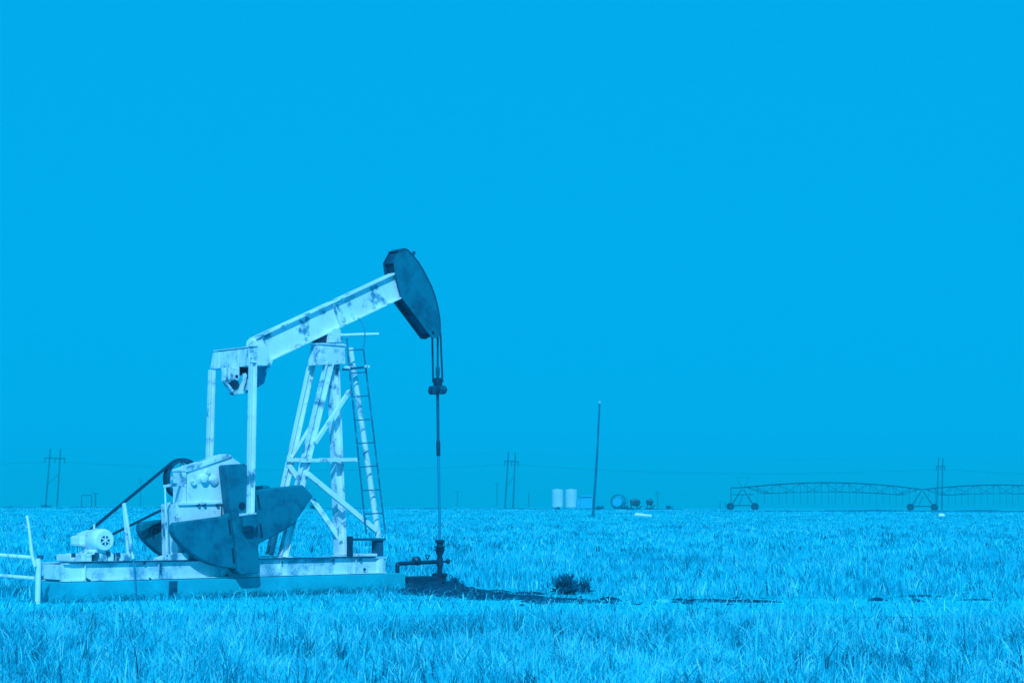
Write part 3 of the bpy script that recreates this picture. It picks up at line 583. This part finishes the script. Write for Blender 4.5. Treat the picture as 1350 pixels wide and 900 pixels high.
# tall straws along slab and at the wellhead
pts = []
for px, py, n_ in ((252,778,14),(345,778,20),(520,781,14),(535,784,5),(603,776,7),(615,784,6),(70,785,16),(120,786,14),(150,784,10),(440,784,8),(480,785,9)):
    g_ = gp(px, py); pts += [(g_.x+random.gauss(0,.16), g_.y+random.gauss(0,.12)) for _ in range(n_)]
pa = np.array(pts); q = outside_slab(pa[:,0], pa[:,1], .04); pa = pa[q]; k = len(pa)
o = blades('tall_straw', pa[:,0], pa[:,1], rng.uniform(.15, .45, k), rng.uniform(.007, .012, k), rng.uniform(.3, 1.2, k), rng.uniform(.15, 1, k))
tag(o, 'tall bent straws sprouting along the slab and wellhead', 'grass', kind='stuff')
n_ = 3400; u = rng.uniform(fu0-.3, fu1+.2, n_); v = .07-np.abs(rng.normal(0, .16, n_)); x = OJ.x+EX.x*u+EV.x*v; y = OJ.y+EX.y*u+EV.y*v
dens = .5+.5*np.sin(u*1.7+.6)*np.sin(u*.9+2); q = rng.random(n_) < .25+.75*dens; x, y = x[q], y[q]; k = len(x)
o = blades('slab_thatch', x, y, np.clip(rng.normal(.12, .06, k), .03, .30), rng.uniform(.006, .016, k), np.clip(rng.normal(1.05, .3, k), .1, 1.35), np.clip(rng.normal(.25, .28, k), 0, 1))
tag(o, 'matted dark and pale straw along the foot of the concrete slab', 'grass', kind='stuff')
g_ = gp(15, 786); k = 1500; x = g_.x+rng.normal(0, .75, k); y = g_.y+.6+rng.normal(0, .45, k); q = outside_slab(x, y); x, y = x[q], y[q]; k = len(x)
o = blades('dark_weeds', x, y, np.clip(rng.normal(.15, .07, k), .03, .4), rng.uniform(.006, .015, k), np.clip(rng.normal(.85, .35, k), .1, 1.3), np.clip(rng.normal(.2, .25, k), 0, 1))
tag(o, 'dark tangled weeds under the white pipe rails at the left', 'weeds', kind='stuff')
# ------------------------------------------------------------------ shrubs
SHR = worn('dark twig', (.008,.12,.21), (.006,.08,.15), 8, .4, .1, .9, spec=.05)
def shrub(loc, r, h, n, label, seed, cat='shrub', group=None, m=SHR, name='dark_shrub'):
    rr = random.Random(seed); b = MB()
    for i in range(n):
        a = rr.uniform(0, 6.28); e = rr.uniform(.15, 1.35); q = Vector((math.cos(a)*math.cos(e)*r, math.sin(a)*math.cos(e)*r, math.sin(e)*h))*rr.uniform(.55, 1.05)
        mid = q*.5+Vector((0,0,.06*h)); b.tube([(q.x*.08, q.y*.08, -.02), mid, q], [.012*h/.3, .009*h/.3, .003], 4, False)
        for _ in range(4):
            t = rr.uniform(.35, 1); s_ = q*t; w_ = Vector((rr.gauss(0,1), rr.gauss(0,1), rr.gauss(.5,.8))).normalized()*rr.uniform(.2, .42)*h
            sd2 = Vector((rr.gauss(0,1), rr.gauss(0,1), rr.gauss(0,1))).normalized()*.035*h
            b.add([s_-sd2, s_+sd2, s_+w_], [(0,1,2)])
    o = b.build(name, m, loc=loc); return tag(o, label, cat, group)
shrub(gp(747,783), .40, .44, 110, 'wider dark dead shrub right of the oily wellhead', 1)
shrub(gp(772,782), .20, .32, 50, 'small dark shrub at the right edge of the wider dead shrub', 2)
shrub(gp(598,776), .28, .30, 70, 'dark weed tuft leaning against the right of the wellhead', 3)
shrub(gp(82,783), .26, .20, 60, 'low dark weed at the left end of the concrete slab', 4)
def wpt(px, Y, z=None):
    p = at_depth(px, 667, Y); return Vector((p.x, Y, gz(Y) if z is None else z))
for i, (px, Y, r, h, lb) in enumerate(((415,250,1.0,1.1,'small round bush on the horizon behind the post legs'),(881,300,1.2,.9,'dark low bush on the horizon right of the far engines'),(735,262,.7,.6,'tiny dark bush in front of the white tanks'),(790,270,1.3,.8,'dark low bush at the foot of the leaning pole'),(824,280,1.9,.8,'dark low bush below the round far reel'),(60,300,1.6,.7,'low bush on the left horizon below the timber pole frame'))):
    shrub(wpt(px, Y), r, h, 40, lb, 30+i, name='far_bush')
# ------------------------------------------------------------------ pipe fence and leaning stick at the left
fp = gp(49.5, 796); FN = thing('pipe_fence', fp, 'white pipe rail fence ending in a short post at the left', 'fence')
def fl(px, py, dy=0): p = at_depth(px, py, fp.y+dy); return p-fp
zt = fl(49.5, 736).z
b = MB(); b.tube([(0,0,-.05), (0,0,zt-.10), (-.02,0,zt)], .047, 14); b.build('post', CLEAN, FN, smooth=True)
b = MB(); b.tube([(0.0,0,0.04),(0,0,.05)], .052, 14); b.build('post_collar', WHITE2, FN)
for (ya, yb) in ((731.5, 735), (758.5, 762)):
    b = MB(); b.tube([fl(45.5, yb, .06), fl(0, ya, .35), fl(-90, ya-7, 1.0)], .035, 12); b.build('rail', WHITE2, FN, smooth=True)
    b = MB(); c = fl(54, yb-1, .03); b.box((c.x-.06, c.y-.03, c.z-.035), (c.x+.04, c.y+.03, c.z+.035)); b.build('rail_clamp', STEELD, FN, bevel=.008)
e0 = fl(-90, 755, 1.0); b = MB(); b.tube([(e0.x, e0.y, -.05), (e0.x, e0.y, fl(-90,722,1.0).z)], .047, 12); b.build('post', CLEAN, FN, smooth=True)
ST = thing('leaning_pipe', fp+Vector((0,-.07,0)), 'thin white pipe leaning upright against the end fence post', 'pipe')
b = MB(); b.tube([fl(47.5, 746), fl(43.5, 731), fl(39.4, 694), fl(36.8, 679)], [.032,.03,.026,.024], 10); b.build('pipe', CLEAN, ST, smooth=True)
b = MB(); b.tube([fl(37.5, 695), fl(32, 690)], .008, 6); b.build('twig', WHITE2, ST)
# ------------------------------------------------------------------ far poles
lp = wpt(781.5, 176); lp.z = gz(176); top = at_depth(790.5, 532, 176)
UP = thing('utility_pole', lp, 'tall dark timber pole leaning right in mid field', 'pole')
b = MB(); b.tube([(0,0,-.3), (top-lp)*.5+Vector((.06,0,0)), top-lp], [.135,.105,.075], 12); b.build('shaft', POLE, UP, smooth=True)
b = MB(); tl = top-lp; b.lathe(tl-Vector((0,0,.02)), EZ, [(0,.06),(.05,.10),(.22,.10),(.27,.04)], 10); b.build('insulator', TANKW, UP, smooth=True)
def hframe(px, Y, hpx, lab, name='transmission_pole'):
    base = wpt(px, Y); sc = F/Y; H = hpx/sc; T = thing(name, base, lab, 'power pole', 'twin pole frames carrying the far power line'); sep = 5.6/sc
    for sg in (-1, 1):
        b = MB(); b.tube([(sg*sep*.95, sg*1.8, -.5), (sg*sep*.8+.05*H, sg*1.8, H)], [.24,.17], 8); b.build('pole', POLE, T, smooth=True)
    zx = H*.835
    b = MB(); b.bar((-9.4/sc+.045*H, -3.6, zx), (9.4/sc+.045*H, 3.6, zx), EZ, .26, .22); b.build('crossarm', POLE, T)
    for sg in (-1, 0, 1):
        b = MB(); x = sg*8.8/sc+.045*H; b.tube([(x, sg*3.4, zx-.1), (x, sg*3.4, zx-1.3)], .11, 6); b.build('insulator', FARGREY, T)
    b = MB(); b.tube([(-sep*.88, -1.75, H*.35), (sep*.9, 1.75, H*.55)], .09, 6); b.build('cross_brace', POLE, T)
    return base, H, sc
hf = [hframe(67.5, 500, 76, 'left twin pole timber frame on the horizon behind the fence'), hframe(671, 510, 73.5, 'middle twin pole timber frame on the horizon left of the tanks'), hframe(1238, 560, 68, 'right twin pole timber frame behind the irrigation spans')]
def wire(p, q, sag, r, lab, n=24):
    b = MB(); p, q = Vector(p), Vector(q); pts = []
    for i in range(n+1):
        t = i/n; x = p+(q-p)*t; x.z -= sag*4*t*(1-t); pts.append(x-p)
    b.tube(pts, r, 4, False); o = b.build('power_line', WIRE, loc=p); return tag(o, lab, 'cable', 'cables of the far power line')
def hpt(i, dx, fz): base, H, sc = hf[i]; return base+Vector((dx/sc+.045*H, dx*.38, H*fz))
nm = ('between the left and middle pole frames', 'between the middle and right pole frames', 'left of the left pole frame', 'right of the right pole frame')
ends = [lambda dx, fz: hpt(0,dx,fz)+Vector((-130,0,1)), lambda dx, fz: hpt(2,dx,fz)+Vector((130,30,0))]
for dx, fz, sg, what in ((-8.8,.78,2.2,'lower thin cable'),(0,.78,2.0,'second thin cable from below'),(8.8,.78,1.8,'third thin cable from below'),(5.5,1.0,1.0,'topmost thin cable')):
    wire(hpt(0,dx,fz), hpt(1,dx,fz), sg, .011, what+' '+nm[0]); wire(hpt(1,dx,fz), hpt(2,dx,fz), sg, .011, what+' '+nm[1])
    wire(ends[0](dx,fz), hpt(0,dx,fz), sg, .011, what+' '+nm[2]); wire(hpt(2,dx,fz), ends[1](dx,fz), sg, .011, what+' '+nm[3])
def farpole(px, Y, hpx, lab, arms=1):
    base = wpt(px, Y); sc = F/Y; H = hpx/sc; T = thing('distant_pole', base, lab, 'power pole'); b = MB(); b.tube([(0,0,-1), (0,0,H)], .28, 6); b.build('pole', FARGREY, T)
    for k_ in range(arms):
        b = MB(); z = H*(.95-.12*k_); b.bar((-4.5/sc, 0, z), (4.5/sc, 0, z), EZ, .25, .2); b.build('crossarm', FARGREY, T)
farpole(185, 1000, 36, 'faint distant pole with two crossarms on the left horizon', 2)
farpole(655, 1050, 33, 'faint distant pole just left of the middle pole frame')
farpole(603, 1100, 21, 'faint short distant pole right of the sucker rod')
farpole(697, 1000, 20, 'faint short distant pole left of the tanks', 0)
farpole(867, 1000, 22, 'faint distant pole right of the far engines', 2)
farpole(125.5, 700, 18, 'thin distant post right of the pipe goal frame', 1)
gb_ = wpt(114, 330); T = thing('goal_post', gb_, 'faint goal shaped pipe frame on the left horizon', 'frame'); s_ = 330/F
for sg in (-1, 1):
    b = MB(); b.tube([(sg*6.5*s_,0,-.2), (sg*6.5*s_,0,16*s_)], .07, 6); b.build('upright', FARGREY, T)
b = MB(); b.tube([(-6.5*s_,0,16*s_), (6.5*s_,0,16*s_)], .07, 6); b.build('top_bar', FARGREY, T)
# ------------------------------------------------------------------ tanks, shed, reel, engines
YT = 400; s_ = YT/F
def tank(px, hw, hpx, lab):
    p = wpt(px, YT); T = thing('storage_tank', p, lab, 'tank', 'white storage tanks on the horizon')
    b = MB(); b.lathe((0,0,-.1), EZ, [(0,hw*s_),(hpx*s_*.94,hw*s_),(hpx*s_*.97,hw*s_*.9)], 28); b.build('shell', TANKW, T, smooth=True)
    b = MB(); b.lathe((0,0,hpx*s_*.955), EZ, [(0,hw*s_*.88),(.12,hw*s_*.3),(.16,.2),(.2,.2)], 20); b.build('roof', TANKW, T, smooth=True)
    b = MB(); b.ring((0,0,.25), EZ, hw*s_+.05, hw*s_-.02, .3, 28); b.build('base_ring', SHEDM, T)
tank(735, 7.5, 26.5, 'left one of two white cylindrical storage tanks on the horizon')
tank(752.9, 7.8, 26.5, 'right one of two white cylindrical storage tanks on the horizon')
p = wpt(773, 390); T = thing('equipment_shed', p, 'small pale metal shed right of the white tanks', 'shed'); s2 = 390/F
b = MB(); b.box((-8*s2,-1.5,-.1), (7*s2,1.5,16*s2)); b.build('wall', SHEDM, T)
b = MB(); b.prism([(-8.6*s2,-1.8,16*s2+.003), (-8.6*s2,1.8,16*s2+.003), (-8.6*s2,1.8,17*s2), (-8.6*s2,0,18.3*s2), (-8.6*s2,-1.8,17*s2)], (16.2*s2,0,0)); b.build('roof', SHEDM, T)
b = MB(); b.box((-13*s2,-1.2,-.1), (-8.2*s2,1.2,12.5*s2)); b.build('lean_to', SHEDM, T)
p = wpt(815, 360); s3 = 360/F; T = thing('hose_reel', p, 'big round hose reel standing on the horizon', 'reel')
c = Vector((0,0,9.5*s3))
b = MB(); b.ring(c, (.35,1,0), 10*s3, 9.3*s3, .5, 32); b.build('rim', FARGREY, T)
b = MB(); b.ring(c+Vector((.5,1.3,0)), (.35,1,0), 10*s3, 9.3*s3, .3, 32); b.build('rim', MIDB, T)
b = MB(); b.lathe(c-Vector((.2,.6,0)), (.35,1,0), [(0,6*s3),(2.2,6*s3)], 28); b.build('drum', SHEDM, T, smooth=True)
b = MB()
for k_ in range(8):
    t = math.pi*k_/4; q = Vector((math.cos(t)*.94, -math.cos(t)*.33, math.sin(t))); b.bar(c+q*5.5*s3, c+q*9.5*s3, (0,1,0), .1, .1)
b.build('spokes', MIDB, T)
b = MB(); b.box((-4*s3,-.8,-.1), (9*s3,1.2,.5)); b.build('skid', FARGREY, T)
def engine(px, w_, h0, h1, lab, sd_):
    p = wpt(px, 340); s4 = 340/F; T = thing('pump_engine', p, lab, 'engine', 'dark far pump engines')
    b = MB(); b.box((-w_*s4,-.7,h0*s4), (w_*s4,.7,h1*s4)); b.build('engine_block', BLACK, T, bevel=.2)
    b = MB(); b.blob((.2*w_*s4,0,(h0+h1)/2*s4), w_*s4*.9, .8, (h1-h0)*.62*s4, .2, sd_); b.build('cover', BLACK, T)
    b = MB(); b.box((-w_*.8*s4,-.5,-.1), (-w_*.55*s4,.5,h0*s4)); b.build('leg', FARGREY, T); b = MB(); b.box((w_*.4*s4,-.5,-.1), (w_*.65*s4,.5,h0*s4)); b.build('leg', FARGREY, T)
    b = MB(); b.box((-w_*1.3*s4,-.6,-.1), (w_*1.15*s4,.6,h0*s4*.32)); b.build('skid', BLACK, T)
    b = MB(); b.tube([(w_*.9*s4,0,h0*s4*.4), (w_*1.5*s4,0,h0*s4*.9)], .12, 6); b.build('pipe', FARGREY, T)
engine(837, 6.3, 5, 13.0, 'wider dark pump engine on the horizon beside the round reel', 3)
engine(856.5, 4.4, 6.5, 12.8, 'smaller dark pump engine on the horizon, the right one', 4)
p = wpt(848, 150); p.z = gz(150)+.05; b = MB(); s5 = 150/F; b.tube([(-11*s5,0,.22), (-9*s5,0,.26), (11*s5,.3,.16)], [.11,.17,.10], 10); o = b.build('white_trough', CLEAN, loc=at_depth(848, 679.5, 150)+Vector((0,0,-.18))); tag(o, 'white pipe length lying in the grass below the dark engines', 'pipe')
p = at_depth(1241, 678, 130); b = MB(); b.blob((0,0,0), .28,.2,.15,.1,5); o = b.build('white_rock', CLEAN, loc=p-Vector((0,0,.06))); tag(o, 'small white rock in the grass below the right pole frame', 'rock')
# ------------------------------------------------------------------ centre pivot irrigation
t1 = wpt(979, 270); t2 = wpt(1216, 290); t3 = t2+(t2-t1)*1.04; t3.z = gz(t3.y)
PV = thing('irrigation_pivot', t1, 'long arched irrigation spans on wheeled towers along the right horizon', 'irrigation machine')
sp = (t2-t1); sp.z = 0; sl = sp.length; sdv = sp.normalized(); sx = Vector((-sdv.y, sdv.x, 0))
wdir = (Vector((.86, -.5, 0))).normalized()
HP = 3.35
def tower(c, first):
    b = MB()
    for sg in (-1, 1):
        b.tube([c+wdir*sg*1.75+Vector((0,0,.75)), c+Vector((.15*sg,0,HP-.25))], .075, 6)
    b.tube([c-wdir*1.8+Vector((0,0,.72)), c+wdir*1.8+Vector((0,0,.72))], .07, 6); b.tube([c-wdir*.6+Vector((0,0,.72)), c+Vector((.1,0,HP-1.0))], .045, 6)
    if not first: pass
    tw = b.build('tower', GALV, PV)
    for sg in (-1, 1):
        q = c+wdir*sg*1.95+Vector((0,0,.56)); ax = Vector((-wdir.y, wdir.x, 0))
        b = MB(); b.ring(q, ax, .56, .32, .34, 28); b.build('tyre', RUBBER, tw, smooth=True)
        b = MB(); b.lathe(q-ax*.1, ax, [(0,.33),(.03,.32),(.17,.32),(.2,.33)], 20); b.build('rim', GALV if sg < 0 else RUBBER, tw)
    return tw
Z0 = Vector((0,0,0)); c1 = Z0; c2 = t2-t1; c3 = t3-t1
tower(c1, True); tower(c2, False); tower(c3, False)
def span(a, c, n=26):
    def P_(t): p = a+(c-a)*t; p.z += HP+ .95*4*t*(1-t)*.95; return p
    def T_(t): p = a+(c-a)*t; p.z += HP-1.05+.55*math.sin(math.pi*t); return p
    b = MB(); b.tube([P_(i/n) for i in range(n+1)], .085, 8); b.build('span_pipe', GALV, PV, smooth=True)
    b = MB(); ts = [i/8 for i in range(1, 8)]
    low = [T_(t) for t in ts]
    for i, t in enumerate(ts):
        for sg in (-1, 1):
            lw = T_(t)+sx*sg*.9; b.tube([lw, P_(t-.06)], .03, 4); b.tube([lw, P_(t+.06)], .03, 4)
        b.tube([T_(t)-sx*.9, T_(t)+sx*.9], .03, 4)
    for sg in (-1, 1): b.tube([P_(.02)]+[q+sx*sg*.9 for q in low]+[P_(.98)], .032, 4)
    b.build('truss', GALV, PV)
    for i in range(1, n):
        t = i/n; p = P_(t); b = MB(); b.tube([p, p-Vector((0,0,p.z-(a+(c-a)*t).z-1.0))], .022, 4, False); b.build('drop_hose', FARGREY, PV)
span(c1, c2); span(c2, c3)
q = (t1-t1); dr = -sdv
b = MB(); b.tube([Vector((0,0,HP)), dr*2.2+Vector((0,0,HP-.05))], .075, 8); b.tube([dr*2.2+Vector((0,0,HP-.05)), dr*2.2+Vector((0,0,.1))], .05, 6); b.tube([dr*2.0+Vector((0,0,HP-1.05)), sdv*2.2+Vector((0,0,HP-1.0))], .045, 6); b.build('end_boom', GALV, PV)
b = MB(); b.tube([Vector((0,0,HP)), Vector((-1.0,0,HP+1.5)), Vector((1.1,0,HP+1.5)), Vector((.15,0,HP))], .03, 5); b.build('mast_frame', GALV, PV)
fr = wpt(953, 270); T = thing('pipe_stand', fr, 'small square pipe stand left of the irrigation end tower', 'frame'); b = MB()
b.tube([(-.42,0,-.1),(-.42,0,1.25),(.42,0,1.25),(.42,0,-.1)], .035, 5); b.build('pipe', GALV, T)

# ------------------------------------------------------------------ air
hz = bpy.data.materials.new('air'); hz.use_nodes = True; nt = hz.node_tree; nt.nodes.remove(nt.nodes['Principled BSDF'])
pv = nt.nodes.new('ShaderNodeVolumePrincipled'); pv.inputs['Color'].default_value = (.01,.94,1.0,1); pv.inputs['Density'].default_value = .0009; pv.inputs['Anisotropy'].default_value = .0
nt.links.new(pv.outputs[0], nt.nodes['Material Output'].inputs['Volume'])
b = MB(); b.box((-700, -60, -1.5), (700, 1250, 24)); o = b.build('haze', hz); tag(o, kind='stuff')
